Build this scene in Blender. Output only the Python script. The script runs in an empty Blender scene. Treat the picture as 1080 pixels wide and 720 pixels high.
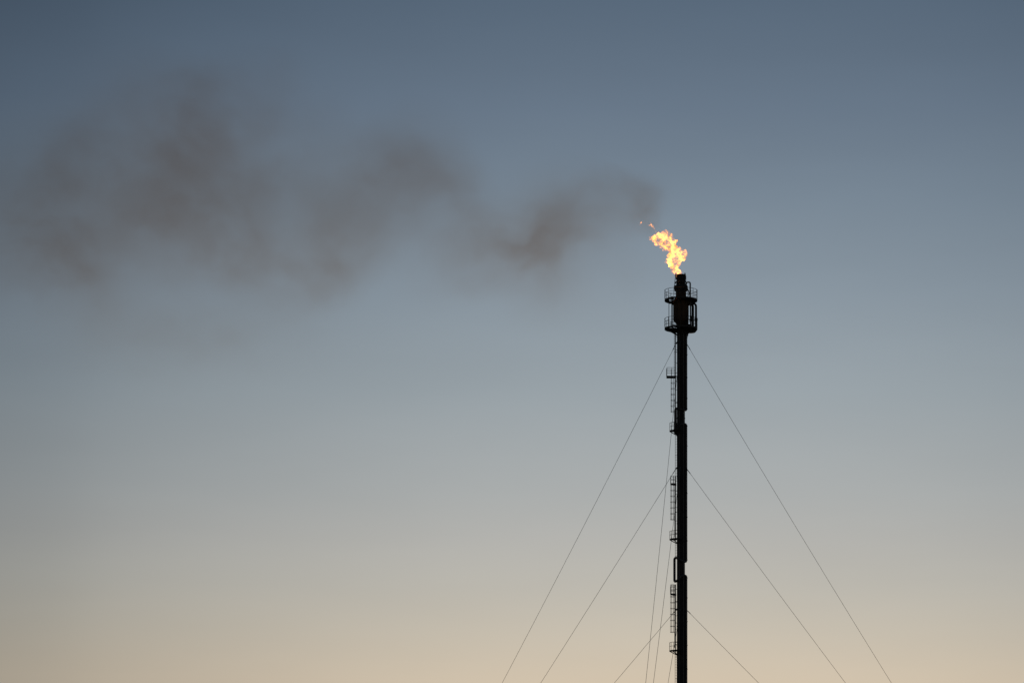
import bpy, bmesh, math, random
from mathutils import Vector, Matrix, Quaternion
PI = math.pi
random.seed(11)
scene = bpy.context.scene
C = scene.collection

# ------------------------------------------------------------------ camera
F = 3500.0                      # focal length in units of the 1080 px wide photograph
D = 368.0                       # distance from the camera to the stack
PITCH = math.atan(704 / F)
ROLL = math.radians(0.59)
cam_d = bpy.data.cameras.new('camera'); cam = bpy.data.objects.new('camera', cam_d); C.objects.link(cam)
cam_d.sensor_width = 36.0; cam_d.sensor_fit = 'HORIZONTAL'; cam_d.lens = F / 1080 * 36
cam_d.clip_start = 0.5; cam_d.clip_end = 20000
CAMPOS = Vector((0, 0, 1.7))
ROT = Matrix.Rotation(PI / 2 + PITCH, 3, 'X') @ Matrix.Rotation(ROLL, 3, 'Z')
cam.matrix_world = Matrix.Translation(CAMPOS) @ ROT.to_4x4()
scene.camera = cam

def at(px, py, Y=D):
    """world point in the plane y=Y seen at photograph pixel (px, py)"""
    d = ROT @ Vector(((px - 540) / F, (360 - py) / F, -1))
    return CAMPOS + d * ((Y - CAMPOS.y) / d.y)
def proj(p):
    q = ROT.transposed() @ (Vector(p) - CAMPOS)
    return 540 - F * q.x / q.z, 360 + F * q.y / q.z
def scl(py): return (at(719, py) - at(718, py)).length
X0 = at(718.2, 520).x           # stack axis
def H(py): return at(718.2, py).z
def W(px, py=500): return px * scl(py)
def XX(px, py): return at(px, py).x - X0

# ------------------------------------------------------------------ materials
def new_mat(name):
    m = bpy.data.materials.new(name); m.use_nodes = True
    nt = m.node_tree; nt.nodes.clear()
    out = nt.nodes.new('ShaderNodeOutputMaterial')
    return m, nt, out
def metal(name, c1, c2, rough, scale=3.0, metallic=0.3):
    m, nt, out = new_mat(name)
    b = nt.nodes.new('ShaderNodeBsdfPrincipled')
    tc = nt.nodes.new('ShaderNodeTexCoord')
    n = nt.nodes.new('ShaderNodeTexNoise'); n.inputs['Scale'].default_value = scale; n.inputs['Detail'].default_value = 8
    mp = nt.nodes.new('ShaderNodeMapping'); mp.inputs['Scale'].default_value = (1, 1, .25)
    nt.links.new(tc.outputs['Object'], mp.inputs['Vector']); nt.links.new(mp.outputs[0], n.inputs['Vector'])
    r = nt.nodes.new('ShaderNodeValToRGB')
    r.color_ramp.elements[0].position = .38; r.color_ramp.elements[0].color = (*c1, 1)
    r.color_ramp.elements[1].position = .66; r.color_ramp.elements[1].color = (*c2, 1)
    nt.links.new(n.outputs['Fac'], r.inputs[0]); nt.links.new(r.outputs[0], b.inputs['Base Color'])
    b.inputs['Roughness'].default_value = rough; b.inputs['Metallic'].default_value = metallic
    bp = nt.nodes.new('ShaderNodeBump'); bp.inputs['Strength'].default_value = .3; bp.inputs['Distance'].default_value = .01
    nt.links.new(n.outputs['Fac'], bp.inputs['Height']); nt.links.new(bp.outputs[0], b.inputs['Normal'])
    nt.links.new(b.outputs[0], out.inputs['Surface'])
    return m
M_RISER = metal('sooty_steel', (.020, .018, .017), (.045, .036, .030), .75)
M_DRUM = metal('rusty_steel', (.050, .030, .020), (.10, .055, .03), .8)
M_PIPE = metal('pipe_steel', (.040, .038, .037), (.075, .068, .06), .55)
M_DARK = metal('black_painted_steel', (.022, .021, .021), (.04, .036, .032), .7)
M_WIRE = metal('wire_rope', (.05, .05, .05), (.09, .085, .08), .6)

def ground_mat():
    m, nt, out = new_mat('dry_soil')
    b = nt.nodes.new('ShaderNodeBsdfPrincipled'); b.inputs['Roughness'].default_value = .95
    tc = nt.nodes.new('ShaderNodeTexCoord')
    n = nt.nodes.new('ShaderNodeTexNoise'); n.inputs['Scale'].default_value = .03; n.inputs['Detail'].default_value = 12
    r = nt.nodes.new('ShaderNodeValToRGB')
    r.color_ramp.elements[0].position = .35; r.color_ramp.elements[0].color = (.06, .055, .035, 1)
    r.color_ramp.elements[1].position = .7; r.color_ramp.elements[1].color = (.17, .13, .09, 1)
    nt.links.new(tc.outputs['Object'], n.inputs['Vector']); nt.links.new(n.outputs['Fac'], r.inputs[0])
    nt.links.new(r.outputs[0], b.inputs['Base Color']); nt.links.new(b.outputs[0], out.inputs['Surface'])
    return m

# ------------------------------------------------------------------ mesh helpers
def tube(bm, pts, r, seg=10, cap=True):
    """round bar swept along pts (r may be a list)"""
    pts = [Vector(p) for p in pts]; n = len(pts)
    rs = r if isinstance(r, (list, tuple)) else [r] * n
    rings = []; ref = None
    for i, p in enumerate(pts):
        if i == 0: t = pts[1] - pts[0]
        elif i == n - 1: t = pts[-1] - pts[-2]
        else: t = (pts[i + 1] - p).normalized() + (p - pts[i - 1]).normalized()
        t.normalize()
        if ref is None:
            ref = t.orthogonal().normalized()
        else:
            ref = (ref - t * ref.dot(t))
            ref = ref.normalized() if ref.length > 1e-6 else t.orthogonal().normalized()
        b = t.cross(ref)
        rings.append([bm.verts.new(p + (ref * math.cos(a) + b * math.sin(a)) * rs[i])
                      for a in [2 * PI * k / seg for k in range(seg)]])
    for a, b in zip(rings, rings[1:]):
        for k in range(seg):
            bm.faces.new((a[k], a[(k + 1) % seg], b[(k + 1) % seg], b[k]))
    if cap:
        bm.faces.new(rings[0][::-1]); bm.faces.new(rings[-1])
def lathe(bm, prof, cx=0, cy=0, seg=48, closed=False):
    """prof: list of (radius, z); closed joins last to first"""
    rings = [[bm.verts.new((cx + r * math.cos(2 * PI * k / seg), cy + r * math.sin(2 * PI * k / seg), z))
              for k in range(seg)] for r, z in prof]
    pairs = list(zip(rings, rings[1:])) + ([(rings[-1], rings[0])] if closed else [])
    for a, b in pairs:
        for k in range(seg):
            bm.faces.new((a[k], a[(k + 1) % seg], b[(k + 1) % seg], b[k]))
    if not closed:
        bm.faces.new(rings[0][::-1]); bm.faces.new(rings[-1])
def box(bm, c, s, rz=0):
    m = Matrix.Translation(Vector(c)) @ Matrix.Rotation(rz, 4, 'Z') @ Matrix.Diagonal((s[0], s[1], s[2], 1))
    bmesh.ops.create_cube(bm, size=1, matrix=m)
def arc(cx, cy, r, a0, a1, z, n=24):
    return [Vector((cx + r * math.cos(math.radians(a0 + (a1 - a0) * k / n)),
                    cy + r * math.sin(math.radians(a0 + (a1 - a0) * k / n)), z)) for k in range(n + 1)]
def sector(bm, cx, cy, r0, r1, a0, a1, z0, z1, n=24):
    """solid ring sector"""
    A = [arc(cx, cy, r, a0, a1, z, n) for r, z in ((r0, z0), (r1, z0), (r1, z1), (r0, z1))]
    V = [[bm.verts.new(p) for p in row] for row in A]
    for k in range(n):
        for i in range(4):
            j = (i + 1) % 4
            bm.faces.new((V[i][k], V[j][k], V[j][k + 1], V[i][k + 1]))
    bm.faces.new([V[i][0] for i in (3, 2, 1, 0)]); bm.faces.new([V[i][-1] for i in range(4)])
def obj(name, bm, mat, parent=None, smooth=True, loc=None):
    bmesh.ops.recalc_face_normals(bm, faces=bm.faces)
    me = bpy.data.meshes.new(name); bm.to_mesh(me); bm.free()
    if smooth:
        me.polygons.foreach_set('use_smooth', [True] * len(me.polygons))
        try: me.set_sharp_from_angle(angle=math.radians(40))
        except Exception: pass
    me.materials.append(mat)
    o = bpy.data.objects.new(name, me); C.objects.link(o)
    if parent: o.parent = parent
    if loc: o.location = loc
    return o
def tag(o, label, cat, group=None, kind=None):
    if label: o['label'] = label
    if cat: o['category'] = cat
    if group: o['group'] = group
    if kind: o['kind'] = kind
    return o
NB = bmesh.new

# ------------------------------------------------------------------ ground
bm = NB()
R = 9000; N = 36
inner = [bm.verts.new((X0 + 400 * math.cos(2 * PI * k / N), D + 400 * math.sin(2 * PI * k / N), 0)) for k in range(N)]
outer = [bm.verts.new((X0 + R * math.cos(2 * PI * k / N), D + R * math.sin(2 * PI * k / N), 0)) for k in range(N)]
bm.faces.new(inner)
for k in range(N): bm.faces.new((inner[k], outer[k], outer[(k + 1) % N], inner[(k + 1) % N]))
g = obj('ground', bm, ground_mat(), smooth=False); g['kind'] = 'structure'

# ------------------------------------------------------------------ the stack
root = bpy.data.objects.new('flare_stack', None); C.objects.link(root)
root.location = (X0, D, 0)
tag(root, 'tall black guyed flare stack with round top platforms and caged ladders, flame at its tip', 'flare stack')
def part(name, bm, mat=M_DARK, parent=root, **k): return obj(name, bm, mat, parent, **k)

zs_low, zs_up = H(346.5), H(316.5)          # lower and upper top-platform decks
RR = 0.45                                   # riser radius
bm = NB()
prof = [(RR + .25, 0), (RR + .25, .12), (RR, .13)]
for py in (990, 880, 770, 660, 552, 441):
    z = H(py); prof += [(RR, z - .05), (RR + .035, z - .045), (RR + .035, z + .045), (RR, z + .05)]
prof += [(RR, zs_low + .35)]
lathe(bm, prof, seg=40); part('riser_pipe', bm, M_RISER)
bm = NB(); box(bm, (0, 0, .2), (3, 3, .4)); part('footing', bm, ground_mat(), smooth=False)

# molecular-seal drum between the platforms
bm = NB()
zb, zt = H(342), H(317)
lathe(bm, [(RR, zb - .1), (.60, zb + .12), (.83, zb + .36), (.86, zb + .42), (.86, zt - .15), (.82, zt), (.74, zt + .18), (.60, zt + .42), (.60, H(309))], seg=48)
for z in (zb + .5, (zb + zt) / 2, zt - .22):
    lathe(bm, [(.80, z - .04), (.885, z - .035), (.885, z + .035), (.80, z + .04)], seg=48, closed=True)
for a in range(0, 360, 30):
    c = Vector((math.cos(math.radians(a)), math.sin(math.radians(a)), 0))
    box(bm, (c.x * .865, c.y * .865, (zb + zt) / 2), (.05, .03, (zt - zb) - .9), math.radians(a))
part('seal_drum', bm, M_DRUM)
# neck flange and flare tip
bm = NB()
lathe(bm, [(.60, H(309)), (.60, H(307)), (.70, H(306.8)), (.78, H(305)), (.78, H(302)), (.66, H(301.6)), (.60, H(300.6)), (.50, H(300))], seg=40)
for k in range(16):
    a = 2 * PI * k / 16
    tube(bm, [(.72 * math.cos(a), .72 * math.sin(a), H(301.2)), (.72 * math.cos(a), .72 * math.sin(a), H(307))], .03, 6)
part('neck_flange', bm, M_DARK)
bm = NB()
ztip = H(289.6)
lathe(bm, [(.50, H(300.2)), (.50, H(297)), (.53, H(296.8)), (.53, H(296)), (.50, H(295.8)), (.49, H(291.3)), (.55, H(291)), (.55, H(290.2)), (.49, H(290)),
           (.48, ztip), (.43, ztip), (.43, H(299.5))], seg=40)
part('flare_tip', bm, M_RISER)
bm = NB()   # segmented windshield round the tip
for k in range(12):
    a0 = k * 30 + 3
    z0, z1 = H(294.6), H(291.8 - .6 * (k % 2))
    sector(bm, 0, 0, .575, .60, a0, a0 + 23, z0, z1, 5)
    a = math.radians(a0 + 12); box(bm, (.53 * math.cos(a), .53 * math.sin(a), H(293.8)), (.13, .03, .1), a)
part('windshield', bm, M_DARK)
for a in (70, 190, 318):        # pilots
    r = math.radians(a); c = Vector((math.cos(r), math.sin(r), 0))
    bm = NB()
    tube(bm, [c * .80 + Vector((0, 0, H(303))), c * .72 + Vector((0, 0, H(298))), c * .64 + Vector((0, 0, H(291.2)))], .032, 8)
    tube(bm, [c * .66 + Vector((0, 0, H(291.6))), c * .56 + Vector((0, 0, H(288.6)))], .065, 10)
    tube(bm, [c * .72 + Vector((0, 0, H(298))), c * .56 + Vector((0, 0, H(297.2)))], .025, 6)
    part('pilot_burner', bm, M_DARK)
# upper steam ring
bm = NB(); tube(bm, arc(0, 0, .67, 0, 352, H(298.2), 40), .055, 8)
for k in range(10):
    a = 2 * PI * k / 10
    tube(bm, [(.67 * math.cos(a), .67 * math.sin(a), H(298.2)), (.54 * math.cos(a), .54 * math.sin(a), H(296.4))], .022, 6)
part('steam_ring', bm, M_PIPE)

def bend(pts, rad=.25, n=6):
    """round the corners of a polyline"""
    pts = [Vector(p) for p in pts]; out = [pts[0]]
    for a, b, c in zip(pts, pts[1:], pts[2:]):
        u = (a - b); v = (c - b); r = min(rad, u.length * .45, v.length * .45)
        p, q = b + u.normalized() * r, b + v.normalized() * r
        for k in range(n + 1):
            t = k / n; out.append(p * (1 - t) ** 2 + b * 2 * t * (1 - t) + q * t * t)
    out.append(pts[-1]); return out
def x(px, py=330): return XX(px, py)
# gooseneck steam pipe that rises above the upper platform at the right
bm = NB()
tube(bm, bend([(x(723.5), -.35, H(301.5)), (x(723.8), -.4, H(298.4)), (x(727.7), -.5, H(298.4)), (x(727.7), -.5, H(312)),
               (x(728.2), -.6, H(349))], .35), .085, 10)
part('steam_pipe', bm, M_PIPE)
bm = NB()
tube(bm, bend([(x(722.5), -.55, H(306)), (x(724), -.75, H(304)), (x(726.3), -.9, H(310)), (x(726), -.6, H(313))], .2), .06, 8)
part('pilot_gas_pipe', bm, M_PIPE)
# outer right pipe with rounded loops at both ends
bm = NB()
tube(bm, bend([(x(722), -.15, H(322.4)), (x(734.0), -.15, H(319.8)), (x(734.0), -.15, H(350.2)), (x(720), -.15, H(351.2))], .42, 8), .125, 12)
for py in (336, 337.6): lathe(bm, [(.08, H(py) - .05), (.2, H(py) - .045), (.2, H(py) + .045), (.08, H(py) + .05)], cx=x(734), cy=-.15, seg=20)
part('steam_pipe', bm, M_PIPE)
bm = NB()
tube(bm, bend([(x(721), .2, H(320)), (x(730.8), .25, H(320.2)), (x(730.8), .25, H(348.2)), (x(719), .2, H(349))], .35, 8), .15, 12)
part('steam_pipe', bm, M_PIPE)
bm = NB()
tube(bm, bend([(x(708.9), .3, H(312)), (x(708.9), .3, H(345)), (x(714), .3, H(350))], .3), .075, 8)
part('gas_pipe', bm, M_PIPE)
bm = NB()
tube(bm, bend([(x(725.6), .45, H(315)), (x(725.6), .45, H(352)), (x(723.6), .3, H(356))], .3), .09, 8)
part('gas_pipe', bm, M_PIPE)
bm = NB()       # valve body between pipes
lathe(bm, [(.06, H(339.6)), (.21, H(339.4)), (.24, H(338)), (.16, H(337)), (.16, H(335.5)), (.06, H(335))], cx=x(728.6), cy=-.62, seg=20)
box(bm, (x(728.6), -.62, H(334.5)), (.34, .34, .05))
part('valve', bm, M_DARK)
bm = NB()       # cable tray climbing behind the drum
box(bm, (x(723.6), .72, (H(350) + H(312)) / 2), (.22, .08, H(312) - H(350)))
part('cable_tray', bm, M_DARK)

# ---- platforms
def top_platform(zdeck, rout, rin, gaps, name='service_platform', rail_gap=(150, 168), holes=()):
    """circular grating platform on brackets with kick plate and railing"""
    bm = NB()
    edges = [0]
    segs = []
    a = 0
    for (g0, g1) in sorted(holes):
        segs.append((a, g0)); segs.append((g0, g1, 'h')); a = g1
    segs.append((a, 360))
    for s in segs:
        if len(s) == 3:
            sector(bm, 0, 0, rout - .38, rout, s[0], s[1], zdeck - .05, zdeck, 8)
        else:
            sector(bm, 0, 0, rin, rout, s[0], s[1], zdeck - .05, zdeck, max(4, int((s[1] - s[0]) / 8)))
    d = part(name, bm, M_DARK)
    bm = NB(); lathe(bm, [(rout, zdeck - .12), (rout + .02, zdeck - .12), (rout + .02, zdeck + .06), (rout, zdeck + .06)], seg=64, closed=True)
    obj('kick_plate', bm, M_DARK, d)
    for k in range(10):
        bm = NB(); a = 2 * PI * k / 10 + .2; c = Vector((math.cos(a), math.sin(a), 0)); u = Vector((0, 0, 1))
        tube(bm, [c * RR + u * (zdeck - .1), c * (rout - .02) + u * (zdeck - .1)], .05, 6)
        tube(bm, [c * (RR + .02) + u * (zdeck - .75), c * (rout - .35) + u * (zdeck - .12)], .04, 6)
        obj('bracket', bm, M_DARK, d)
    bm = NB()
    ra = rout + .015
    g0, g1 = rail_gap
    for h, rr in ((1.12, .024), (.76, .017), (.42, .017)):
        tube(bm, arc(0, 0, ra, g1, g0 + 360, zdeck + h, 60), rr, 6)
    n = 15
    for k in range(n):
        a = math.radians(g1 + (g0 + 360 - g1) * k / (n - 1))
        p = Vector((ra * math.cos(a), ra * math.sin(a), zdeck))
        tube(bm, [p, p + Vector((0, 0, 1.12))], .024, 6)
    obj('railing', bm, M_DARK, d)
    return d
top_platform(zs_up, 1.84, .88, [], holes=((150, 205), (225, 246)))
top_platform(zs_low, 1.84, .52, [], holes=((196, 232), (250, 262), (296, 322)))
# solid gear shelf at the right of the lower platform
bm = NB(); box(bm, (x(727.4), -.2, zs_low + .12), (.9, .8, .1)); box(bm, (x(727), -.2, zs_low + .3), (.3, .35, .35)); box(bm, (x(724.4, 347), -.9, zs_low + .34), (.22, .2, .5))
part('equipment_box', bm, M_DARK)

# ---- vertical side pipes along the riser
def xs(px, py=560): return XX(px, py)
zt = H(352)
xr = xs(723.65)
# steam pipe in three runs joined by loops crossing in front of the riser to its left side
bm = NB()
zA0, zA1 = H(606), H(593)       # lower loop (right pipe interrupted)
zB0, zB1 = H(446.5), H(433.5)     # upper loop
xl = xs(711.3)
pts = [(xr, -.05, .6), (xr, -.05, zA0 - .1), (xs(719), -.62, zA0 - .1), (xs(713.5), -.62, H(613.3)), (xl, -.2, H(613.3)),
       (xl, -.2, H(588.6)), (xs(713.5), -.62, H(588.6)), (xs(719), -.62, zA1 + .1), (xr, -.05, zA1 + .1),
       (xr, -.05, zB0 - .1), (xs(718.5), -.62, zB0 - .1), (xs(712.6, 440), -.5, H(455)), (xs(712.4, 440), -.25, H(455)),
       (xs(712.4, 440), -.25, H(431.5)), (xs(713.6, 440), -.55, H(431.5)), (xs(719), -.62, zB1 + .1), (xr, -.05, zB1 + .1), (xr, -.05, H(352))]
tube(bm, bend(pts, .22, 5), .14, 12)
sp = part('steam_pipe', bm, M_PIPE)
for py in (356, 374, 398, 420, 431, 449, 470, 495, 520, 545, 570, 590, 609, 630, 655, 680, 705, 730, 760, 800, 850, 900, 950, 1000):
    z = H(py); bm = NB()
    lathe(bm, [(.12, z - .05), (.165, z - .045), (.165, z + .045), (.12, z + .05)], cx=xr, cy=-.05, seg=16)
    box(bm, (xr - .2, -.02, z), (.25, .12, .06))
    part('pipe_clamp', bm, M_DARK)
# box-like insulated wrap at the upper loop (dark block from 433 to 458)
bm = NB(); tube(bm, bend([(xs(711.9, 440), .12, H(433)), (xs(711.9, 440), .12, H(458))], .1), .10, 10)
part('gas_pipe', bm, M_PIPE)
bm = NB(); lathe(bm, [(.30, H(459.5)), (.47, H(458)), (.56, H(456)), (.56, H(449)), (.47, H(447))], cx=xs(716.4, 450), cy=-.02, seg=28)
part('guide_sleeve', bm, M_DARK)
# thinner pipes front and back
for (px, yy, r) in ((716.2, -.47, .07), (720.4, -.50, .055), (714.6, .30, .06), (719, .55, .09)):
    bm = NB(); tube(bm, [(xs(px), yy, .5), (xs(px), yy, H(352))], r, 10)
    part('gas_pipe', bm, M_PIPE)
# conduit left of the riser, with standoffs
for (p0, p1) in ((350, 433), (502, 571), (616, 690)):
    bm = NB()
    tube(bm, [(xs(712.35, p0), -.05, H(p1)), (xs(712.35, p0), -.05, H(p0))], .055, 8)
    p = p0 + 5
    while p < p1:
        tube(bm, [(xs(712.35), -.05, H(p)), (-RR + .03, -.05, H(p))], .025, 6); p += 14
    part('conduit', bm, M_DARK)

# ---- ladders and rest platforms (alternating sides)
def ladder(cx, cy, ang, p0, p1, cage=True, hoop_step=6.2, rail_up=0.0):
    """ladder plane faces direction ang (deg) from the stack; p0 top row, p1 bottom row"""
    z1, z0 = H(p0) + rail_up, H(p1)
    a = math.radians(ang); out = Vector((math.cos(a), math.sin(a), 0)); side = Vector((-out.y, out.x, 0))
    b = Vector((cx, cy, 0)); u = Vector((0, 0, 1))
    bm = NB()
    for s in (-.21, .21):
        tube(bm, [b + side * s + u * z0, b + side * s + u * z1], .024, 6)
    z = z0 + .15
    while z < z1 - .05:
        tube(bm, [b - side * .21 + u * z, b + side * .21 + u * z], .012, 5); z += .3
    z = z0 + .4
    while z < z1:
        for s in (-.21, .21):
            q = b + side * s
            v = Vector((q.x, q.y, 0)).normalized() * (RR - .02)
            tube(bm, [q + u * z, v + u * z], .018, 5)
        z += 2.4
    lad = part('ladder', bm, M_DARK)
    if cage:
        bm = NB(); zc0, zc1 = z0 + 1.3, z1
        hw = .34
        def cp(t):   # cage outline: from one stile round to the other
            th = math.radians(-110 + 220 * t)
            return b + out * (.19 + .29 * math.cos(th)) + side * (hw * 1.03 * math.sin(th))
        st = W(hoop_step); z = zc1
        while z > zc0:
            pts = [b - side * .21] + [cp(k / 12) for k in range(13)] + [b + side * .21]
            tube(bm, [p + u * z for p in pts], .022, 5); z -= st
        for t in (.06, .28, .5, .72, .94):
            tube(bm, [cp(t) + u * zc1, cp(t) + u * (z + st)], .014, 5)
        obj('safety_cage', bm, M_DARK, lad)
    return lad
def rest_platform(kind, py, pxl, pxr, w=1.0, rail=1.0):
    z = H(py); x0, x1 = XX(pxl, py), XX(pxr, py)
    bm = NB()
    if kind == 'flat':
        box(bm, ((x0 + x1) / 2, 0, z - .04), (x1 - x0, w, .10))
        box(bm, ((x0 + x1) / 2 + .12, 0, z - .13), ((x1 - x0) * .7, .10, .12))
        d = part('rest_platform', bm, M_DARK, smooth=False)
        bm = NB()
        P = [(x1 - .1, -w / 2), (x0, -w / 2), (x0, w / 2), (x1 - .1, w / 2)]
        for h in (rail, rail * .55):
            for p, q in zip(P, P[1:]): tube(bm, [(*p, z + h), (*q, z + h)], .022, 5)
        for p in P + [((x0 + x1) / 2, -w / 2), (x0, 0), ((x0 + x1) / 2, w / 2)]: tube(bm, [(*p, z), (*p, z + rail)], .022, 5)
        obj('railing', bm, M_DARK, d)
    else:
        r1 = -x0; r0 = RR + .02
        a0, a1 = 168, 268
        bm.free(); bm = NB()
        sector(bm, 0, 0, r0 + .18, r1, a0, a1, z - .1, z, 16)
        d = part('rest_platform', bm, M_DARK)
        for a in (176, 215, 258):
            bm = NB()
            c = Vector((math.cos(math.radians(a)), math.sin(math.radians(a)), 0))
            tube(bm, [c * RR + Vector((0, 0, z - .5)), c * (r1 - .05) + Vector((0, 0, z - .08))], .05, 6)
            tube(bm, [c * RR + Vector((0, 0, z - .06)), c * (r1 - .05) + Vector((0, 0, z - .06))], .04, 6)
            obj('bracket', bm, M_DARK, d)
        bm = NB()
        for h in (rail, rail * .5):
            tube(bm, arc(0, 0, r1 - .02, a0, a1, z + h, 14), .024, 5)
        for k in range(6):
            a = math.radians(a0 + (a1 - a0) * k / 5)
            p = Vector(((r1 - .02) * math.cos(a), (r1 - .02) * math.sin(a), z)); tube(bm, [p, p + Vector((0, 0, rail))], .024, 5)
        obj('railing', bm, M_DARK, d)
    return d
rest_platform('flat', 397.3, 703.2, 713.2, 1.15, .95)
rest_platform('curved', 454.2, 706.1, 713, rail=.85)
rest_platform('flat', 510, 707.4, 713, .8, .85)
rest_platform('curved', 568.3, 706.1, 713, rail=.85)
rest_platform('flat', 626, 707.2, 713, .8, .8)
rest_platform('curved', 685.6, 705.9, 713, rail=.85)
rest_platform('flat', 743, 707.2, 713, .8, .8)
rest_platform('curved', 801, 706.1, 713, rail=.85)
rest_platform('flat', 860, 707.2, 713, .8, .8)
rest_platform('curved', 918, 706.1, 713, rail=.85)
rest_platform('flat', 976, 707.2, 713, .8, .8)
LO = xs(711.2)                  # ladder plane for outer sections
ladder(xs(711.7, 380), -.10, 195, 350, 397, cage=False, rail_up=.5)
ladder(xs(712.0, 420), -.05, 180, 397, 450, rail_up=-.1)
ladder(xs(713.1, 480), -.10, 205, 455, 506, cage=False, rail_up=0)
ladder(xs(711.6), -.05, 180, 510, 566, rail_up=-.1)
ladder(xs(713.1), -.10, 205, 569, 590, cage=False)
ladder(xs(711.6), -.05, 180, 626, 683, rail_up=1.0)
ladder(xs(713.0), -.10, 205, 686, 742, cage=False)
ladder(xs(711.6), -.05, 180, 743, 800)
ladder(xs(713.0), -.10, 205, 801, 859, cage=False)
ladder(xs(711.6), -.05, 180, 860, 917)
ladder(xs(713.0), -.10, 205, 918, 975, cage=False)
ladder(xs(711.6), -.05, 180, 976, 1077)
ladder(x(705.4), -.25, 180, 315, 346, cage=False, rail_up=.2)

# ------------------------------------------------------------------ guy wires
R_ANCH = 50.0
lev = {'top': (H(361), .72), 'mid': (H(493), .66), 'low': (H(642), .60)}
dirs = {'right': (21.45, 54.5), 'left': (141.45, 52.86), 'near': (261.45, 66.9)}
LBL = {('top', 'right'): 'thin guy wire descending right from just below the top platforms',
       ('top', 'left'): 'thin guy wire descending left from just below the top platforms, leftmost of all wires',
       ('top', 'near'): 'thin nearly vertical guy wire left of the caged ladders, reaching highest up the stack',
       ('mid', 'right'): 'middle guy wire of the three descending to the right of the stack',
       ('mid', 'left'): 'middle guy wire of the three slanting down to the left of the stack',
       ('mid', 'near'): 'nearly vertical faint guy wire right of the highest-reaching steep wire, beginning halfway down the ladders',
       ('low', 'right'): 'lowest and shortest guy wire descending right of the stack',
       ('low', 'left'): 'lowest guy wire slanting down to the left, crossing the steep wires',
       ('low', 'near'): 'short nearly vertical guy wire beginning beside the lowest curved rest platform, closest to the ladders'}
for ln, (z, ro) in lev.items():
    bm = NB(); lathe(bm, [(RR, z - .12), (RR + .03, z - .115), (RR + .03, z + .115), (RR, z + .12)], seg=36, closed=True)
    for dn, dv in dirs.items():
        a = math.radians(dv[0]); box(bm, ((RR + .1) * math.cos(a), (RR + .1) * math.sin(a), z), (.26, .05, .2), a)
    part('guy_collar', bm, M_DARK)
    for dn, (ang, rad) in dirs.items():
        a = math.radians(ang)
        sg = {'top': 1.227, 'mid': .69, 'low': .457}[ln]
        p0 = Vector((X0 + (RR + .2) * math.cos(a), D + (RR + .2) * math.sin(a), z))
        p1 = Vector((X0 + rad * math.cos(a), D + rad * math.sin(a), 0.0))
        pts = []
        for k in range(49):
            t = k / 48; p = p0.lerp(p1, t); p.z -= 4 * sg * t * (1 - t) * (1 if t < 1 else 0); pts.append(p - p0)
        bm = NB(); tube(bm, pts, .019, 6)
        tube(bm, [pts[0], pts[0].lerp(pts[1], .45)], .04, 8)
        o = obj('guy_wire', bm, M_WIRE, loc=p0)
        tag(o, LBL[(ln, dn)], 'guy wire', 'guy wires holding the flare stack')

# ------------------------------------------------------------------ flame
def hull(name, blobs, voxel, disp, mat, depth, remesh_smooth=True):
    """union of soft ellipsoids, voxel-merged and roughened"""
    bm = NB()
    for (px, py, rx, rz, ry, dy) in blobs:
        c = at(px, py, D + dy)
        s = scl(py)
        bmesh.ops.create_icosphere(bm, subdivisions=3, radius=1,
            matrix=Matrix.Translation(c) @ Matrix.Diagonal((rx * s, ry * s, rz * s, 1)))
    me = bpy.data.meshes.new(name); bm.to_mesh(me); bm.free()
    o = bpy.data.objects.new(name, me); C.objects.link(o)
    r = o.modifiers.new('remesh', 'REMESH'); r.mode = 'VOXEL'; r.voxel_size = voxel
    for (strength, size) in disp:
        t = bpy.data.textures.new('billow', 'CLOUDS'); t.noise_scale = size; t.noise_depth = 3
        d = o.modifiers.new('displace', 'DISPLACE'); d.texture = t; d.strength = strength; d.mid_level = .5
        d.texture_coords = 'GLOBAL'
    r2 = o.modifiers.new('remesh2', 'REMESH'); r2.mode = 'VOXEL'; r2.voxel_size = voxel
    dg = bpy.context.evaluated_depsgraph_get()
    m2 = bpy.data.meshes.new_from_object(o.evaluated_get(dg))
    o.modifiers.clear(); o.data = m2
    m2.materials.clear(); m2.materials.append(mat)
    return o

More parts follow.
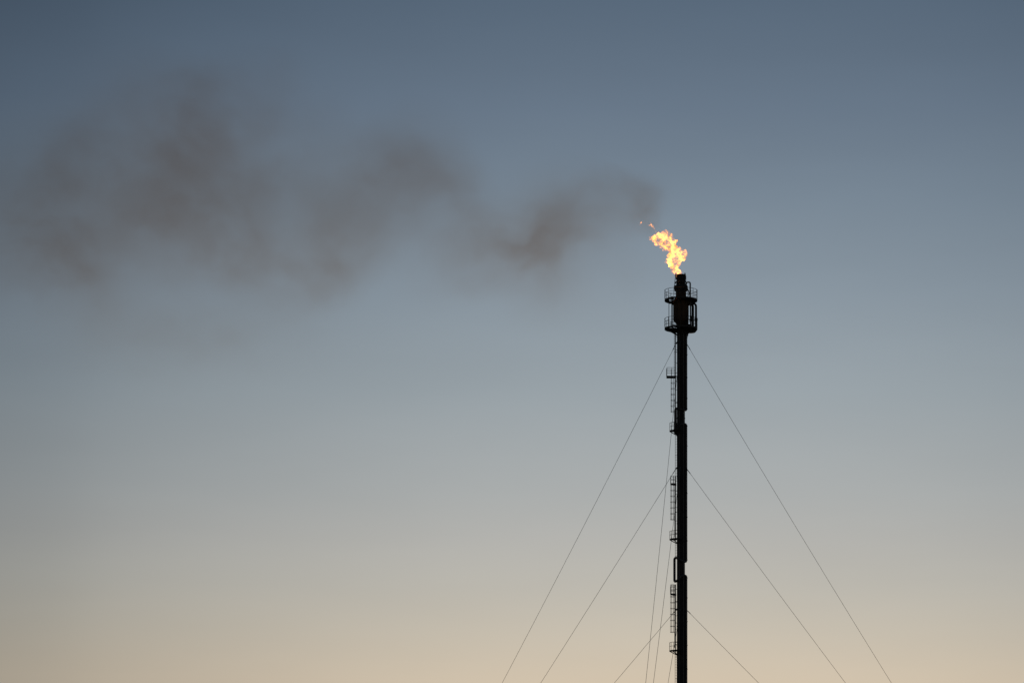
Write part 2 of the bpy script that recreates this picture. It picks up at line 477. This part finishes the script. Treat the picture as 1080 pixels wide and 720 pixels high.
def flame_mat():
    m, nt, out = new_mat('burning_gas'); L = nt.links.new
    def nd(t): return nt.nodes.new(t)
    tc = nd('ShaderNodeTexCoord')
    n0 = nd('ShaderNodeTexNoise'); n0.inputs['Scale'].default_value = 1.1; n0.inputs['Detail'].default_value = 4
    L(tc.outputs['Object'], n0.inputs['Vector'])
    ad = nd('ShaderNodeVectorMath'); ad.operation = 'MULTIPLY_ADD'; ad.inputs[1].default_value = (1.3, 1.3, 1.3)
    L(n0.outputs['Color'], ad.inputs[0]); L(tc.outputs['Object'], ad.inputs[2])
    n = nd('ShaderNodeTexNoise'); n.inputs['Scale'].default_value = 2.3; n.inputs['Detail'].default_value = 8; n.inputs['Roughness'].default_value = .68
    L(ad.outputs[0], n.inputs['Vector'])
    mr = nd('ShaderNodeMapRange'); mr.interpolation_type = 'SMOOTHSTEP'
    mr.inputs['From Min'].default_value = .49; mr.inputs['From Max'].default_value = .66
    L(n.outputs['Fac'], mr.inputs['Value'])
    nb = nd('ShaderNodeTexNoise'); nb.inputs['Scale'].default_value = 1.1; nb.inputs['Detail'].default_value = 3
    of = nd('ShaderNodeVectorMath'); of.operation = 'ADD'; of.inputs[1].default_value = (31, 7, 3); L(ad.outputs[0], of.inputs[0]); L(of.outputs[0], nb.inputs['Vector'])
    mb = nd('ShaderNodeMapRange'); mb.interpolation_type = 'SMOOTHSTEP'
    mb.inputs['From Min'].default_value = .38; mb.inputs['From Max'].default_value = .62
    mb.inputs['To Min'].default_value = 1.6; mb.inputs['To Max'].default_value = 32.0; L(nb.outputs['Fac'], mb.inputs['Value'])
    mu = nd('ShaderNodeMath'); mu.operation = 'MULTIPLY_ADD'; mu.inputs[2].default_value = .22; L(mr.outputs[0], mu.inputs[0]); L(mb.outputs[0], mu.inputs[1])
    em = nd('ShaderNodeEmission'); em.inputs['Color'].default_value = (1.0, .32, .045, 1)
    L(mu.outputs[0], em.inputs['Strength'])
    ab = nd('ShaderNodeVolumeAbsorption'); ab.inputs['Color'].default_value = (.1, .1, .1, 1)
    m2 = nd('ShaderNodeMath'); m2.operation = 'MULTIPLY_ADD'; m2.inputs[1].default_value = 3.2; m2.inputs[2].default_value = .12; L(mr.outputs[0], m2.inputs[0]); L(m2.outputs[0], ab.inputs['Density'])
    a = nd('ShaderNodeAddShader'); L(em.outputs[0], a.inputs[0]); L(ab.outputs[0], a.inputs[1])
    L(a.outputs[0], out.inputs['Volume'])
    m.cycles.volume_step_rate = .15
    return m
FL = [ # px, py, rx, rz, ry(depth), dy
    (714.0, 288.0, 4.2, 3.6, 3.5, 0), (711.8, 284.0, 4.4, 3.8, 4, 0), (708.5, 277.5, 4.8, 4.0, 4, .1), (713.5, 278.5, 4.2, 3.6, 4, -.1),
    (718.8, 272.8, 4.4, 3.6, 4, -.2), (720.4, 268.0, 4.2, 4.2, 4, 0), (716.5, 264.8, 4.6, 3.4, 4, .1), (709.5, 270.5, 6.2, 4.8, 5, 0), (705.8, 274.6, 3.4, 3.2, 3, .2),
    (714, 270, 6, 4, 5, 0), (710.0, 261.5, 4.5, 4.2, 5, 0), (704.5, 260.5, 7.0, 4.6, 5.5, 0), (709.3, 255.8, 4.4, 4.2, 4.5, .2), (700.0, 255.8, 7.0, 5.0, 5.5, 0),
    (694.2, 254.3, 4.6, 4.0, 4, -.1), (689.6, 251.6, 4.0, 3.6, 3.5, 0), (696.6, 249.2, 5.2, 4.0, 4, .1), (702.2, 247.2, 5.2, 4.2, 4, 0), (706.6, 250.6, 3.6, 4.6, 4, -.1),
    (692.0, 257.4, 2.4, 2.0, 2, .1), (686.8, 250.8, 2.0, 2.4, 2, 0)]
LICKS = [(691.4, 243.6, .9, 1.3, 1.0, 0), (690.2, 242.0, .95, 1.3, 1.0, 0), (689.0, 240.2, 1.0, 1.3, 1.0, 0), (687.6, 238.6, .9, 1.0, 1.0, 0), (686.6, 236.8, 1.1, .9, 1.0, 0), (686.0, 235.2, .5, .8, .6, 0),
    (684.8, 237.6, .9, .6, .8, 0), (692.2, 245.2, 1.0, 1.4, 1.0, 0), (679.0, 235.6, .6, .5, .6, 0), (688.4, 238.4, 1.1, 1.2, 1.1, 0), (676.8, 234.2, 1.1, .7, 1.0, 0), (675.6, 235.4, .9, .9, 1.0, 0), (674.6, 236.8, .6, .9, .8, 0), (682.0, 237.0, .6, .5, .6, 0)]
fm = flame_mat()
fl = hull('flame', [(a, b, c * 1.06, d * 1.06, e * 1.0, f) for (a, b, c, d, e, f) in FL], .06, [(.5, .55), (.5, .25)], fm, 4)
lk = hull('wisp', LICKS, .035, [(.10, .3), (.08, .12)], fm, 0)
bm = NB(); bm.from_mesh(fl.data); bm.from_mesh(lk.data); bm.to_mesh(fl.data); bm.free()
bpy.data.objects.remove(lk)
tag(fl, 'bright orange and yellow gas flame blown to the left above the stack tip', 'flame')

# ------------------------------------------------------------------ smoke plume
SM = [ # px, py, rx, rz, amp, dy(m)
    (688, 210, 30, 30, .25, 0), (680, 230, 30, 24, .3, 0), (662, 236, 44, 34, .3, .5),
    (668, 206, 46, 36, .55, 0), (638, 210, 56, 42, .4, 1), (607, 214, 70, 58, .5, -1), (578, 234, 80, 72, .9, 1), (560, 262, 90, 66, .5, 1), (515, 258, 90, 66, .45, 0),
    (600, 290, 120, 75, .35, 2), (468, 188, 66, 60, .75, -2), (428, 165, 90, 72, .4, 1), (395, 222, 95, 84, .5, 2), (340, 282, 66, 66, .95, 0), (368, 250, 64, 60, .5, 1),
    (290, 225, 130, 110, .5, -3), (215, 140, 90, 96, .8, 1), (210, 210, 100, 90, .5, 0), (205, 255, 105, 80, .6, 1), (262, 92, 100, 66, .45, 2), (255, 270, 80, 66, .5, 3),
    (105, 215, 140, 125, .75, 0), (85, 280, 100, 86, .8, 2), (60, 165, 110, 100, .4, -2), (15, 235, 110, 120, .4, 0), (-60, 230, 110, 110, .2, 2),
    (200, 345, 200, 85, .4, 0), (150, 120, 130, 100, .5, 1), (460, 245, 150, 95, .4, 0), (320, 160, 130, 95, .45, 1), (185, 200, 200, 140, .5, 0), (300, 290, 90, 60, .4, -1), (405, 195, 100, 80, .5, -1), (520, 235, 80, 60, .35, 1), (575, 268, 80, 60, .45, 1), (20, 260, 120, 110, .35, -1)]
def smoke_mat():
    m, nt, out = new_mat('soot_smoke'); L = nt.links.new
    def nd(t): return nt.nodes.new(t)
    tc = nd('ShaderNodeTexCoord')
    # warp the coordinates for billows
    n0 = nd('ShaderNodeTexNoise'); n0.inputs['Scale'].default_value = .10; n0.inputs['Detail'].default_value = 5
    L(tc.outputs['Object'], n0.inputs['Vector'])
    sb = nd('ShaderNodeVectorMath'); sb.operation = 'SUBTRACT'; sb.inputs[1].default_value = (.5, .5, .5); L(n0.outputs['Color'], sb.inputs[0])
    ad = nd('ShaderNodeVectorMath'); ad.operation = 'MULTIPLY_ADD'; ad.inputs[1].default_value = (8, 8, 8)
    L(sb.outputs[0], ad.inputs[0]); L(tc.outputs['Object'], ad.inputs[2])
    acc = None
    for (px, py, rx, rz, amp, dy) in SM:
        c = at(px, py, D + dy); s = scl(py)
        s1 = nd('ShaderNodeVectorMath'); s1.operation = 'SUBTRACT'; s1.inputs[1].default_value = tuple(c); L(ad.outputs[0], s1.inputs[0])
        s2 = nd('ShaderNodeVectorMath'); s2.operation = 'MULTIPLY'; s2.inputs[1].default_value = (1 / (rx * s), 1 / (min(rx, rz) * .85 * s), 1 / (rz * s)); L(s1.outputs[0], s2.inputs[0])
        ln = nd('ShaderNodeVectorMath'); ln.operation = 'LENGTH'; L(s2.outputs[0], ln.inputs[0])
        mr = nd('ShaderNodeMapRange'); mr.interpolation_type = 'SMOOTHSTEP'
        mr.inputs['From Min'].default_value = 1.0; mr.inputs['From Max'].default_value = 0.0
        mr.inputs['To Min'].default_value = 0; mr.inputs['To Max'].default_value = amp * 52 / min(rx, rz)
        L(ln.outputs['Value'], mr.inputs['Value'])
        if acc is None: acc = mr.outputs[0]
        else:
            a = nd('ShaderNodeMath'); a.operation = 'ADD'; L(acc, a.inputs[0]); L(mr.outputs[0], a.inputs[1]); acc = a.outputs[0]
    mp = nd('ShaderNodeMapping'); mp.inputs['Rotation'].default_value = (0, math.radians(30), 0); mp.inputs['Scale'].default_value = (.75, .28, 1.05)
    L(ad.outputs[0], mp.inputs['Vector'])
    n1 = nd('ShaderNodeTexNoise'); n1.inputs['Scale'].default_value = .21; n1.inputs['Detail'].default_value = 8; n1.inputs['Roughness'].default_value = .64
    L(mp.outputs[0], n1.inputs['Vector'])
    mr = nd('ShaderNodeMapRange'); mr.interpolation_type = 'SMOOTHSTEP'
    mr.inputs['From Min'].default_value = .30; mr.inputs['From Max'].default_value = .70
    mr.inputs['To Min'].default_value = .5; mr.inputs['To Max'].default_value = 1.45; L(n1.outputs['Fac'], mr.inputs['Value'])
    mu = nd('ShaderNodeMath'); mu.operation = 'MULTIPLY'; L(acc, mu.inputs[0]); L(mr.outputs[0], mu.inputs[1])
    m1 = nd('ShaderNodeMath'); m1.operation = 'MULTIPLY'; m1.inputs[1].default_value = DENS; L(mu.outputs[0], m1.inputs[0])
    ab = nd('ShaderNodeVolumeAbsorption'); ab.inputs['Color'].default_value = (.60, .27, .02, 1); L(m1.outputs[0], ab.inputs['Density'])
    m2 = nd('ShaderNodeMath'); m2.operation = 'MULTIPLY'; m2.inputs[1].default_value = .25; L(m1.outputs[0], m2.inputs[0])
    sc = nd('ShaderNodeVolumeScatter'); sc.inputs['Color'].default_value = (.8, .55, .32, 1); sc.inputs['Anisotropy'].default_value = .3; L(m2.outputs[0], sc.inputs['Density'])
    a = nd('ShaderNodeAddShader'); L(ab.outputs[0], a.inputs[0]); L(sc.outputs[0], a.inputs[1]); L(a.outputs[0], out.inputs['Volume'])
    m.cycles.volume_step_rate = .35
    return m
DENS = .068
sm = hull('smoke', [(a, b, c * 1.0, d * 1.0, min(c, d) * .9, e) for (a, b, c, d, _, e) in SM], .8, [(3.0, 6.0)], smoke_mat(), 0)
tag(sm, 'thin brown soot smoke drifting left from the flame across the evening sky', 'smoke', kind='stuff')

# ------------------------------------------------------------------ sky and sun
SUN_AZ = math.radians(3.4)      # measured from +y towards +x; the sun sits low behind the stack
SUN_EL = math.radians(1.2)
w = bpy.data.worlds.new('World'); scene.world = w; w.use_nodes = True
nt = w.node_tree; nt.nodes.clear(); L = nt.links.new
out = nt.nodes.new('ShaderNodeOutputWorld'); bg = nt.nodes.new('ShaderNodeBackground')
sky = nt.nodes.new('ShaderNodeTexSky'); sky.sky_type = 'NISHITA'; sky.sun_disc = False
sky.sun_elevation = SUN_EL; sky.sun_rotation = SUN_AZ; sky.dust_density = 1.5; sky.altitude = 20
tc = nt.nodes.new('ShaderNodeTexCoord')
sx = nt.nodes.new('ShaderNodeSeparateXYZ'); L(tc.outputs['Generated'], sx.inputs[0])
def s2l(c): return [(v / 255 / 12.92 if v / 255 <= .04045 else ((v / 255 + .055) / 1.055) ** 2.4) for v in c]
# evening gradient by elevation (sine), from the horizon's dusty beige up to slate blue
STOPS = [(-8, (118, 104, 88)), (0, (205, 178, 145)), (3.5, (216, 195, 168)), (5.6, (209, 195, 174)), (6.4, (198, 190, 175)), (7.2, (188, 185, 176)), (8.0, (179, 179, 175)), (8.8, (170, 174, 174)), (10.5, (153, 163, 169)), (12.2, (136, 149, 160)),
         (13.8, (120, 135, 149)), (15.4, (104, 120, 137)), (17.4, (86, 103, 121)), (21, (70, 90, 110)), (32, (52, 70, 92)), (60, (36, 50, 72))]
Z0, Z1 = math.sin(math.radians(-8)), math.sin(math.radians(60))
mr = nt.nodes.new('ShaderNodeMapRange'); mr.inputs['From Min'].default_value = Z0; mr.inputs['From Max'].default_value = Z1
L(sx.outputs['Z'], mr.inputs['Value'])
cr = nt.nodes.new('ShaderNodeValToRGB'); r = cr.color_ramp; r.interpolation = 'LINEAR'
while len(r.elements) > 1: r.elements.remove(r.elements[-1])
for i, (e, c) in enumerate(STOPS):
    p = (math.sin(math.radians(e)) - Z0) / (Z1 - Z0)
    el = r.elements[0] if i == 0 else r.elements.new(p)
    el.position = p; el.color = (*s2l(c), 1)
L(mr.outputs[0], cr.inputs[0])
# brighter towards the sun's azimuth, darker away from it
at2 = nt.nodes.new('ShaderNodeMath'); at2.operation = 'ARCTAN2'; L(sx.outputs['X'], at2.inputs[0]); L(sx.outputs['Y'], at2.inputs[1])
sbn = nt.nodes.new('ShaderNodeMath'); sbn.operation = 'SUBTRACT'; sbn.inputs[1].default_value = SUN_AZ; L(at2.outputs[0], sbn.inputs[0])
abn = nt.nodes.new('ShaderNodeMath'); abn.operation = 'ABSOLUTE'; L(sbn.outputs[0], abn.inputs[0])
fc = nt.nodes.new('ShaderNodeFloatCurve'); cv = fc.mapping.curves[0]
mr3 = nt.nodes.new('ShaderNodeMapRange'); mr3.inputs['From Max'].default_value = math.radians(40); L(abn.outputs[0], mr3.inputs['Value'])
AZ = [(0, 1.0), (3.0, .98), (5.5, .915), (8, .825), (10, .73), (12, .60), (16, .48), (40, .40)]
cv.points[0].location = (0, AZ[0][1]); cv.points[1].location = (1, AZ[-1][1])
for d, v in AZ[1:-1]: cv.points.new(d / 40, v)
fc.mapping.update(); L(mr3.outputs[0], fc.inputs['Value'])
cb = nt.nodes.new('ShaderNodeCombineXYZ')           # the red falls off fastest away from the sun
for i, e in enumerate((1.0, .92, .84)):
    pw = nt.nodes.new('ShaderNodeMath'); pw.operation = 'POWER'; pw.inputs[1].default_value = e
    L(fc.outputs[0], pw.inputs[0]); L(pw.outputs[0], cb.inputs[i])
ml = nt.nodes.new('ShaderNodeVectorMath'); ml.operation = 'MULTIPLY'; L(cr.outputs[0], ml.inputs[0]); L(cb.outputs[0], ml.inputs[1])
# a share of the physical sky on top
bs = nt.nodes.new('ShaderNodeVectorMath'); bs.operation = 'SCALE'; bs.inputs['Scale'].default_value = .0006; L(sky.outputs[0], bs.inputs[0])
add = nt.nodes.new('ShaderNodeVectorMath'); add.operation = 'ADD'; L(ml.outputs[0], add.inputs[0]); L(bs.outputs[0], add.inputs[1])
hn = nt.nodes.new('ShaderNodeTexNoise'); hn.inputs['Scale'].default_value = 7; hn.inputs['Detail'].default_value = 5   # faint uneven haze
hm = nt.nodes.new('ShaderNodeMapping'); hm.inputs['Scale'].default_value = (1, 1, 5); L(tc.outputs['Generated'], hm.inputs['Vector']); L(hm.outputs[0], hn.inputs['Vector'])
hr = nt.nodes.new('ShaderNodeMapRange'); hr.inputs['From Min'].default_value = .25; hr.inputs['From Max'].default_value = .75
hr.inputs['To Min'].default_value = .965; hr.inputs['To Max'].default_value = 1.035; L(hn.outputs['Fac'], hr.inputs['Value'])
hs = nt.nodes.new('ShaderNodeVectorMath'); hs.operation = 'SCALE'; L(add.outputs[0], hs.inputs[0]); L(hr.outputs[0], hs.inputs['Scale'])
L(hs.outputs[0], bg.inputs['Color']); bg.inputs['Strength'].default_value = 1.0; L(bg.outputs[0], out.inputs['Surface'])

sd = bpy.data.lights.new('sun', 'SUN'); sd.energy = .4; sd.angle = math.radians(.5); sd.color = (1, .72, .48)
so = bpy.data.objects.new('sun', sd); C.objects.link(so)
sv = Vector((math.sin(SUN_AZ) * math.cos(SUN_EL), math.cos(SUN_AZ) * math.cos(SUN_EL), math.sin(SUN_EL)))
so.rotation_euler = sv.to_track_quat('Z', 'Y').to_euler(); so.location = (0, 600, 120)

scene.view_settings.view_transform = 'Standard'; scene.view_settings.look = 'None'
scene.view_settings.exposure = 0; scene.view_settings.gamma = 1; scene.view_settings.use_curve_mapping = False
scene.cycles.volume_bounces = 1; scene.cycles.volume_max_steps = 512
scene.cycles.transparent_max_bounces = 16
